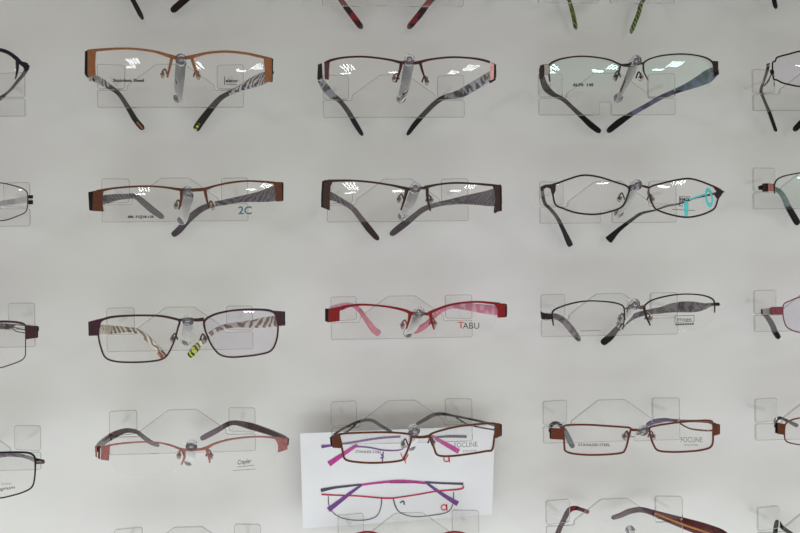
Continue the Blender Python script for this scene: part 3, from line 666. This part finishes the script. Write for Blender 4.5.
edge_pair('20', 'thin-wire oval eyeglasses cut by the left edge with two black square hinge blocks', (0, 160, 6.67), -48, 192, M_gun,
  closed=wd([(-240, 200), (-180, 168), (-100, 150), (0, 152), (70, 165), (140, 186), (174, 206), (184, 235), (184, 290), (172, 345), (120, 372), (60, 395), (0, 405), (-100, 400), (-190, 370), (-235, 300), (-250, 240)], 7),
  ends=[[(188, 234), (221, 234), (221, 256), (188, 256)], [(188, 268), (221, 268), (221, 296), (188, 296)]], endm=[M_dark, M_dark],
  lens=[(-240, 200), (-180, 168), (-100, 150), (0, 152), (70, 165), (140, 186), (174, 206), (184, 235), (184, 290), (172, 345), (120, 372), (60, 395), (0, 405), (-100, 400), (-190, 370), (-235, 300), (-250, 240)],
  temple=[(205, 260, 50), (190, 262, 44), (150, 270, 40), (80, 280, 36), (0, 292, 34), (-60, 310, 30), (-140, 360, 32), (-190, 420, 34)], tm=[mat('pale_steel_arm', (196, 200, 206), .3, .3), M_black], tip=5)
bracket('30', -116, 350, (-38, 318), (-41, 340), 'clear acrylic wall bracket at the left edge, third from the top')
edge_pair('30', 'plum-brown rectangular eyeglasses cut by the left edge, slotted hinge', (0, 290, 5.92), -46, 322, M_plum,
  brow=[(-200, 215, 14), (-120, 195, 12), (0, 187, 13), (80, 189, 12), (130, 197, 12), (150, 208, 10)],
  legs=[(150, 208, 8), (152, 260, 7), (151, 330, 6), (149, 390, 6), (120, 420, 6), (50, 446, 6), (0, 460, 6), (-100, 470, 6), (-170, 440, 6), (-200, 360, 6), (-205, 280, 6), (-200, 215, 8)],
  ends=[[(150, 212), (218, 211), (220, 284), (151, 293)], [(216, 211), (226, 214), (226, 281), (218, 285)]], endm=[M_plum, M_dark],
  lens=[(-200, 220), (-120, 200), (0, 193), (80, 195), (145, 212), (151, 260), (150, 330), (148, 390), (120, 420), (50, 446), (0, 460), (-100, 470), (-170, 440), (-200, 360), (-205, 280)],
  temple=[(220, 230, 30), (190, 215, 10), (140, 208, 8), (90, 206, 8), (60, 215, 30), (0, 215, 34), (-80, 225, 30), (-130, 260, 28), (-180, 340, 28)], tm=[M_plum, M_black], tip=6,
  wires=[[(150, 236, 6), (110, 228, 6), (85, 222, 6), (65, 212, 6)], [(150, 254, 6), (110, 248, 6), (88, 240, 6), (65, 215, 6)]])
bracket('40', -110, 474, (-34, 440), (-35, 458), 'clear acrylic wall bracket at the left edge, lowest of its column')
gg, rr = edge_pair('40', 'dark violet full-rim eyeglasses cut by the left edge, lowest of that column', (0, 420, 5.92), -44, 455, M_navy,
  closed=[(-195, 225, 12), (-150, 200, 12), (0, 193, 12), (100, 191, 12), (170, 195, 12), (204, 218, 12), (209, 270, 10), (204, 350, 9), (186, 400, 9), (130, 430, 8), (60, 450, 8), (0, 462, 8), (-100, 470, 8), (-160, 450, 8), (-190, 380, 8), (-200, 290, 9)],
  ends=[[(206, 222), (258, 236), (260, 243), (208, 243)], [(208, 248), (262, 248), (262, 260), (208, 262)]], endm=[M_navy, M_gold],
  lens=[(-195, 225), (-150, 200), (0, 193), (100, 191), (170, 195), (204, 218), (209, 270), (204, 350), (186, 400), (130, 430), (60, 450), (0, 462), (-100, 470), (-160, 450), (-190, 380), (-200, 290)],
  temple=[(255, 246, 22), (205, 236, 22), (170, 222, 20), (120, 210, 20), (50, 206, 22), (0, 210, 24), (-80, 215, 26), (-140, 240, 26), (-190, 270, 26)], tm=[T_lace, M_black], tip=5)
oR, yR = rr[0]
words('Fashion', 6.5, 483.6, 2.2, yR, INKG, oR, gg.root, w=10, rot=-.05)
words('Magnum', 4, 488.3, 3.2, yR, INK, oR, gg.root, w=22, rot=-.12, shear=.3, bold=.01)

# ===== right edge column =====
bracket('14', 752.5, 111, (853, 64), (838, 98), 'clear acrylic wall bracket at the right edge, topmost of its column')
edge_pair('14', 'black wire full-rim eyeglasses cut by the right edge with forked hinge', (740, 40, 5.33), 851, 66, M_black,
  closed=wd([(200, 92), (260, 75), (320, 60), (400, 55), (480, 75), (520, 110), (525, 170), (500, 230), (430, 255), (320, 248), (235, 231), (196, 213), (180, 208), (174, 165), (174, 122), (188, 112)], 8),
  ends=[[(160, 162), (170, 155), (182, 162), (182, 178), (170, 184), (160, 178)]], endm=[M_black],
  lens=[(200, 92), (260, 75), (320, 60), (400, 55), (480, 75), (520, 110), (525, 170), (500, 230), (430, 255), (320, 248), (235, 231), (196, 213), (180, 208), (174, 165), (174, 122), (188, 112)], lm=LENSP,
  temple=[(150, 128, 8), (146, 160, 14), (130, 210, 12), (112, 268, 16), (125, 310, 13), (150, 370, 16), (172, 430, 17), (192, 488, 14)], tm=[M_plumk, M_black], tip=5,
  other=[(960, 180, 16), (900, 220, 20), (800, 270, 22), (640, 300, 22), (500, 340, 24), (400, 390, 28), (340, 430, 34), (285, 484, 30)],
  wires=[[(172, 172, 7), (155, 208, 7), (130, 245, 7)], [(156, 205, 6), (152, 220, 6), (135, 238, 6)]])
bracket('24', 753, 209.5, (853, 184), (838, 210), 'clear acrylic wall bracket at the right edge, second from the top')
edge_pair('24', 'silver half-rim eyeglasses cut by the right edge with dark arm tip', (740, 150, 5.92), 851, 182, M_gun,
  brow=[(205, 258, 7), (203, 215, 9), (212, 185, 9), (240, 162, 8), (300, 145, 7), (380, 132, 7), (460, 128, 7), (560, 150, 8), (590, 180, 8)],
  ends=[[(165, 196), (200, 202), (200, 246), (165, 246)], [(132, 198), (166, 196), (166, 248), (132, 248)], [(108, 214), (133, 206), (133, 238), (108, 232)]], endm=[M_rose, M_gun, M_black],
  lens=[(206, 225), (215, 188), (240, 166), (300, 149), (380, 136), (460, 132), (555, 154), (588, 190), (575, 270), (520, 330), (420, 350), (320, 345), (240, 310), (208, 262)], lm=LENSG,
  temple=[(120, 224, 26), (150, 222, 24), (210, 232, 26), (250, 265, 32), (282, 330, 36), (310, 380, 38), (345, 440, 40)], tm=[T_teal, M_black], tip=4,
  other=[(1190, 230, 30), (1100, 240, 60), (980, 250, 50), (800, 280, 34), (700, 320, 30), (620, 380, 34), (560, 430, 34)])
bracket('34', 754, 332, (853, 304), (841, 324), 'clear acrylic wall bracket at the right edge, third from the top')
edge_pair('34', 'mauve pink full-rim eyeglasses cut by the right edge with grey arm tip', (740, 280, 6.67), 851, 302, M_mauve,
  closed=wd([(294, 160), (340, 136), (400, 114), (500, 100), (600, 110), (660, 150), (668, 220), (640, 300), (560, 350), (480, 360), (400, 350), (350, 336), (310, 310), (292, 262), (286, 205)], 8),
  ends=[[(205, 180), (290, 177), (290, 232), (206, 233)], [(145, 195), (206, 186), (206, 232), (150, 230)], [(138, 194), (152, 194), (154, 230), (142, 230)]], endm=[M_mauve, M_pale, M_dark],
  lens=[(294, 160), (340, 136), (400, 114), (500, 100), (600, 110), (660, 150), (668, 220), (640, 300), (560, 350), (480, 360), (400, 350), (350, 336), (310, 310), (292, 262), (286, 205)], lm=LENSP,
  temple=[(150, 212, 30), (165, 228, 30), (185, 252, 34), (215, 300, 38), (232, 342, 38), (260, 388, 34)], tm=[T_grey, M_black], tip=4,
  other=[(1330, 215, 40), (1250, 220, 50), (1100, 215, 44), (950, 230, 34), (850, 270, 34), (800, 330, 38), (760, 390, 34)])
bracket('44', 755, 440.5, (852, 428), (844, 441), 'clear acrylic wall bracket at the right edge, fourth from the top')
edge_pair('44', 'brown and gold narrow eyeglasses cut by the right edge with curled dark arm', (740, 390, 3.73), 850, 427, M_rust,
  brow=[(168, 132, 6), (180, 117, 6), (224, 104, 5), (300, 98, 5), (350, 105, 6), (368, 125, 6)],
  legs=[(168, 130, 6), (166, 160, 5), (174, 192, 5), (230, 205, 4), (300, 208, 4), (355, 195, 4), (368, 125, 6)],
  ends=[[(140, 122), (168, 127), (166, 168), (140, 164)], [(130, 122), (142, 122), (142, 164), (131, 160)]], endm=[M_cof, M_dark],
  lens=[(170, 132), (182, 120), (224, 107), (300, 101), (350, 108), (366, 130), (364, 170), (355, 195), (300, 208), (230, 205), (176, 190), (168, 160)],
  temple=[(134, 135, 12), (134, 112, 12), (150, 104, 12), (170, 112, 10), (190, 122, 14), (214, 134, 16)], tm=[M_gun, T_grey], tip=3,
  other=[(690, 140, 16), (670, 115, 14), (600, 95, 14), (520, 85, 16), (460, 95, 18), (420, 115, 18)])

# ===== top row, mostly above the picture =====
def hanging(key, label, uc, vc, fm, lens, tl, tr, tm, tip, brow_w=2, w=None, lm=None):
    g = Glasses(key, label, uc, vc)
    for sgn in (-1, 1):
        pts = [(uc + sgn * x, vc + y) for x, y in lens]
        g.rim([p + (brow_w,) for p in pts], closed=True); g.lens(pts, lm)
        g.end([[(uc + sgn * 84, vc - 9), (uc + sgn * 95, vc - 7), (uc + sgn * 95, vc + 4), (uc + sgn * 84, vc + 2)]], [fm])
        g.pad(uc + sgn * 15, vc + 12, -sgn, fm)
    inn = lens[0]
    g.rim([(uc - inn[0], vc + inn[1], 3), (uc, vc - 1, 2.4), (uc + inn[0], vc + inn[1], 3)])
    g.finish([fm]); g.temple(tl, tm, tip); g.temple(tr, tm, tip)
    return g
OV = [(11, 2), (30, -13), (55, -16), (75, -12), (86, 0), (82, 18), (65, 30), (42, 34), (22, 28), (12, 15)]
HX = [(11, 0), (35, -12), (60, -14), (78, -10), (88, 0), (80, 16), (62, 26), (40, 26), (20, 20), (13, 10)]
bracket('01', 96, -6, (180, -66), (176, -30), 'clear acrylic wall bracket at the top edge, above the orange copper eyeglasses')
hanging('01', 'dark oval eyeglasses cut by the top edge with two short black tips hanging down', 181, -66, M_dark, OV,
  [(90, -66, 8), (97, -52, 8), (110, -30, 5), (128, -8, 4.5), (143, 19.5, 5)], [(272, -66, 8), (262, -55, 9), (235, -32, 6), (205, -15, 5), (185, 0, 6.5), (171.5, 11.5, 7)], [M_dark, T_bronze], 3, lm=LENS)
bracket('02', 322, 6, (408, -62), (401, -22), 'clear acrylic wall bracket at the top edge, above the burgundy eyeglasses')
hanging('02', 'dark red eyeglasses cut by the top edge, both arm tips black and red', 406, -62, M_burg, HX,
  [(315, -62, 8), (320, -50, 8), (330, -18, 5), (341, 0, 5), (352, 15, 6), (362, 28.5, 6)], [(495, -62, 8), (484, -48, 8), (455, -20, 6), (432, -1, 6), (420, 14, 6.5), (408, 28.5, 6)], [M_burg, T_redtip], 3)
bracket('03', 537.5, 3, (634, -58), (616, -22), 'clear acrylic wall bracket at the top edge, above the violet-armed eyeglasses', notch=True)
hanging('03', 'olive-green striped eyeglasses cut by the top edge, two slim tips showing', 632, -58, M_gun, HX,
  [(541, -58, 8), (546, -48, 8), (560, -25, 5), (568, -3, 3.6), (573, 14, 4), (576, 29.5, 4)], [(722, -58, 8), (710, -48, 8), (675, -26, 5), (645, -2, 4), (638, 15, 4.2), (630.5, 33.5, 4.4)], [T_green, T_green], 3)
bracket('04', 752, -2, (853, -56), (838, -22), 'clear acrylic wall bracket at the top right corner, just outside the picture')
hanging('04', 'dark eyeglasses at the top right corner, only one black tip showing', 850, -58, M_dark, OV,
  [(758, -58, 8), (762, -45, 7), (768, -25, 5), (772, -8, 4), (776, 8.5, 4.5)], [(940, -58, 8), (930, -48, 8), (900, -30, 5), (860, -10, 5), (845, 15, 5)], [M_dark, M_black], 2)

# ===== bottom row, mostly below the picture =====
bracket('51', 115, 573, (192, 575), (191, 585), 'clear acrylic wall bracket at the bottom edge, holding nothing in view')
bracket('52', 338, 558, (417, 552), (414, 566), 'clear acrylic wall bracket at the bottom edge in front of the white card')
bracket('53', 546, 543, (643, 543), (630, 530), 'clear acrylic wall bracket at the bottom edge under the crimson and amber arms')
bracket('54', 757.5, 549, (856, 548), (848, 560), 'clear acrylic wall bracket at the bottom right corner')
g = hanging('52', 'red eyeglasses at the bottom edge below the card, only a curved brow showing', 411, 552, M_red, [(12, 2), (26, -14), (42, -20), (60, -16), (78, -6), (85, 6), (78, 22), (55, 30), (32, 26), (16, 14)],
  [(322, 553, 8), (330, 551, 8), (350, 549, 6), (375, 552, 5), (390, 560, 5)], [(500, 553, 8), (492, 551, 8), (470, 550, 6), (448, 553, 5), (432, 562, 5)], [M_red, T_redtip], 2, lm=LENS, brow_w=2.2)
g = hanging('54', 'black eyeglasses at the bottom right corner, only a folded hinge showing', 852, 552, M_black, HX,
  [(768, 552, 6), (774, 540, 5), (777, 522, 4), (783, 528, 4), (800, 540, 5)], [(945, 552, 8), (930, 540, 8), (900, 534, 6), (880, 545, 5)], [M_black, M_black], 2)
g = Glasses('53', 'crimson eyeglasses at the bottom edge with an amber stripe along the right arm', 640, 548)
zl, zr = (540, 480, 8), (630, 480, 8)
for sgn in (-1, 1):
    pts = [(640 + sgn * x, 548 + y) for x, y in [(11, 2), (30, -6), (55, -9), (78, -6), (84, 6), (76, 26), (50, 30), (22, 26), (12, 14)]]
    g.rim([p + (2.4,) for p in pts], closed=True); g.lens(pts)
    g.end([[(640 + sgn * 82, 543), (640 + sgn * 94, 542), (640 + sgn * 94, 556), (640 + sgn * 82, 556)]], [T_crim])
    g.pad(640 + sgn * 15, 560, -sgn, M_burg)
g.rim([(629, 550, 3), (640, 547, 2.6), (651, 550, 3)]); g.finish([T_crim])
g.temple(Z(*zl, [(75, 600, 60), (110, 520, 50), (150, 405, 40), (190, 320, 40), (232, 243, 42), (282, 224, 36), (330, 236, 30), (390, 258, 38)]), [T_winetip, T_redtip], 4)
t = g.temple(Z(*zr, [(800, 520, 130), (720, 450, 120), (600, 402, 115), (450, 352, 95), (300, 302, 70), (185, 262, 48), (90, 238, 44), (0, 250, 44), (-80, 284, 40), (-148, 304, 34)]), [T_crim, T_winetip], 5)
# amber stripe follows the arm's inner face
q = cr(Z(*zr, [(760, 478, 10), (600, 415, 12), (450, 365, 12), (320, 315, 12), (200, 266, 10)]), 6); mb = MB(); pr = []
for i, a in enumerate(q):
    y = -.066 + (.0045 + .066) * (i / (len(q) - 1)) ** .8 - .004; pr.append(P(a[0], a[1], y))
rod(mb, pr, .0005, flat=[a[2] / 2 / 1400 for a in q]); mb.build('amber_stripe', T_amber, t, g.root, label='amber stripe')

# ------------------------------------------------------------------ the card behind the bottom of column two
PAPER = mat('white_card', (236, 237, 240), 0, .45, rgb2=(233, 234, 238), scale=8)
PK = mat('magenta_print', (196, 58, 150), 0, .5); PV = mat('violet_print', (122, 74, 148), 0, .5); PG = mat('slate_print', (78, 78, 98), 0, .5)
PC = mat('crimson_print', (190, 40, 84), 0, .5); PR = mat('red_print', (214, 48, 60), 0, .5)
def ycard(u, v): return .014 + .004 * math.sin((u - 300) / 195 * math.pi) + .003 * (v - 433) / 95
croot = thing('printed_card', P(398, 520, .016), 'white card printed with two magenta and violet eyeglasses, behind the coffee brown pair', 'card')
mb = MB(); NX, NY = 24, 8; vs = []
for side in (0, .0006):
    for j in range(NY + 1):
        for i in range(NX + 1):
            a, b = i / NX, j / NY
            u = (300 + 195 * a) * (1 - b) + (303 + 189 * a) * b; vv = (433.5 - 8 * a) * (1 - b) + (528.5 - 14 * a) * b
            vs.append(P(u, vv, ycard(u, vv) + side))
K = (NX + 1) * (NY + 1); fs = []
for o in (0, K):
    for j in range(NY):
        for i in range(NX): a = o + j * (NX + 1) + i; fs.append([a, a + 1, a + NX + 2, a + NX + 1])
for i in range(NX):
    fs.append([i, i + 1, K + i + 1, K + i]); a = NY * (NX + 1) + i; fs.append([a, a + 1, K + a + 1, K + a])
for j in range(NY):
    for c in (0, NX): a = j * (NX + 1) + c; b = a + NX + 1; fs.append([a, b, K + b, K + a])
mb.add(vs, fs); sheet_o = mb.build('card_sheet', PAPER, croot)
def ink(strokes, m, name):
    for st in strokes:
        mb = MB(); q = cr(st, 5)
        for i in range(len(q) - 1):
            (u0, v0, w0), (u1, v1, w1) = q[i], q[i + 1]; dx, dy = u1 - u0, v1 - v0; L = math.hypot(dx, dy) or 1; nx, ny = -dy / L, dx / L
            mb.add([P(a, b, ycard(a, b) - .0004) for a, b in ((u0 + nx * w0 / 2, v0 + ny * w0 / 2), (u1 + nx * w1 / 2, v1 + ny * w1 / 2), (u1 - nx * w1 / 2, v1 - ny * w1 / 2), (u0 - nx * w0 / 2, v0 - ny * w0 / 2))], [[0, 1, 2, 3]])
        mb.build(name, m, sheet_o, croot, smooth=False)
cz1, cz2 = (295, 385, 3.6), (400, 385, 3.6)
ink([Z(*cz1, [(95, 222, 12), (130, 218, 8), (200, 208, 7), (300, 192, 7), (380, 186, 7)]), Z(*cz1, [(205, 222, 5), (260, 224, 5), (320, 235, 5), (375, 235, 4), (400, 220, 4)]),
     Z(*cz1, [(310, 250, 5), (318, 258, 5), (308, 264, 5)]), Z(*cz1, [(318, 240, 4), (314, 282, 4)]),
     Z(*cz1, [(240, 360, 8), (205, 385, 11), (170, 412, 14), (120, 450, 18)]), Z(*cz2, [(95, 352, 9), (130, 378, 11), (170, 405, 14), (208, 428, 18)])], PV, 'printed_stroke')
ink([Z(*cz1, [(225, 215, 12), (180, 245, 14), (122, 285, 20)]), Z(*cz2, [(105, 178, 8), (150, 205, 14), (212, 240, 18)]),
     Z(*cz1, [(238, 360, 7), (300, 352, 8), (380, 346, 10), (468, 352, 8)]), Z(*cz2, [(50, 350, 8), (95, 354, 6)])], PK, 'printed_stroke')
ink([Z(*cz1, [(93, 380, 13), (140, 370, 9), (190, 364, 8), (240, 358, 6)]), Z(*cz1, [(340, 352, 4), (430, 352, 4), (468, 355, 5)]), Z(*cz2, [(90, 350, 7), (160, 354, 7), (228, 356, 8)]),
     Z(*cz1, [(120, 400, 3), (124, 440, 3), (150, 470, 3), (190, 484, 3), (245, 487, 3), (290, 475, 3), (308, 445, 3), (312, 410, 4)]),
     Z(*cz2, [(-25, 405, 4), (-15, 440, 4), (5, 462, 3), (50, 474, 3), (110, 470, 3), (170, 458, 3), (190, 430, 3), (193, 385, 3)]),
     Z(*cz2, [(130, 188, 6), (180, 185, 9), (240, 186, 9)]), Z(*cz2, [(0, 425, 4), (12, 418, 5), (16, 432, 4)])], PG, 'printed_stroke')
ink([Z(*cz1, [(95, 394, 6), (150, 397, 5), (230, 400, 5), (330, 408, 6), (378, 404, 5)]), Z(*cz2, [(0, 404, 5), (60, 395, 5), (130, 383, 5), (220, 374, 6), (226, 362, 5)])], PC, 'printed_stroke')
ink([Z(*cz2, [(2, 245, 3), (10, 262, 3), (22, 282, 3)]), Z(*cz1, [(408, 250, 4), (396, 272, 4)])], PR, 'printed_mark')
for (u, vv) in ((447, 459), (444.5, 507.5)):
    r = 2.7; ink([[(u - .6 + r * math.cos(t * math.pi / 4), vv + r * math.sin(t * math.pi / 4), 1.0) for t in range(9)] , [(u + 2.2, vv - 3.4, 1.0), (u + 2.3, vv, 1.0), (u + 2.6, vv + 3.4, 1.0)]], PR, 'printed_letter')

# ------------------------------------------------------------------ light: fluorescent ceiling fittings behind the viewer, an added fill from below
def area(name, loc, target, sx_, sy_, e, col=(1, 1, 1)):
    l = bpy.data.lights.new(name, 'AREA'); l.shape = 'RECTANGLE'; l.size = sx_; l.size_y = sy_; l.energy = e; l.color = col
    o = bpy.data.objects.new(name, l); COL.objects.link(o); o.location = loc
    d = (Vector(target) - Vector(loc)); o.rotation_euler = d.to_track_quat('-Z', 'Y').to_euler(); return o
for tx in (-1.5, 1.9):                                   # louvred fittings, four tubes each, running towards the display
    for k in range(4):
        area('ceiling_lamp', (tx + .17 * k, -4.2, 2.9), (tx + .17 * k, -4.2, 0), .08, 1.1, 5, (.90, .98, 1))
for tx in (-1.7, 1.5):                             # the next row, seen end to end
    area('ceiling_lamp', (tx, -5.3, 2.9), (tx, -5.3, 0), .7, .4, 14, (.95, .98, 1))
area('low_fill', (.12, -.75, .72), (.1, .02, 1.34), 2.4, .5, 10, (.85, .945, 1))  # added fill, no real fitting: brightens the wall towards the bottom
# unseen board added above the picture to shade the top of the wall
hm = mat('shade_board_brown', (84, 70, 50), 0, .6, scale=3)
mb = MB(); v = [(x, y, z) for y in (YW - .34, YW) for z in (1.712, 1.762) for x in (-1.5, 1.5)]
mb.add(v, [[0, 1, 3, 2], [4, 5, 7, 6], [0, 1, 5, 4], [2, 3, 7, 6], [0, 2, 6, 4], [1, 3, 7, 5]])
tr = mb.build('shade_board_1', hm, None, smooth=False); tr['kind'] = 'structure'
wd_ = bpy.data.worlds.new('shop_light'); bpy.context.scene.world = wd_; wd_.use_nodes = True; nt = wd_.node_tree; bg = nt.nodes['Background']
bg.inputs[0].default_value = (.497, .468, .425, 1); bg.inputs[1].default_value = 1.0
sc = bpy.context.scene
sc.view_settings.view_transform = 'Standard'; sc.view_settings.look = 'None'; sc.view_settings.exposure = 0; sc.view_settings.gamma = 1
sc.view_settings.use_curve_mapping = False
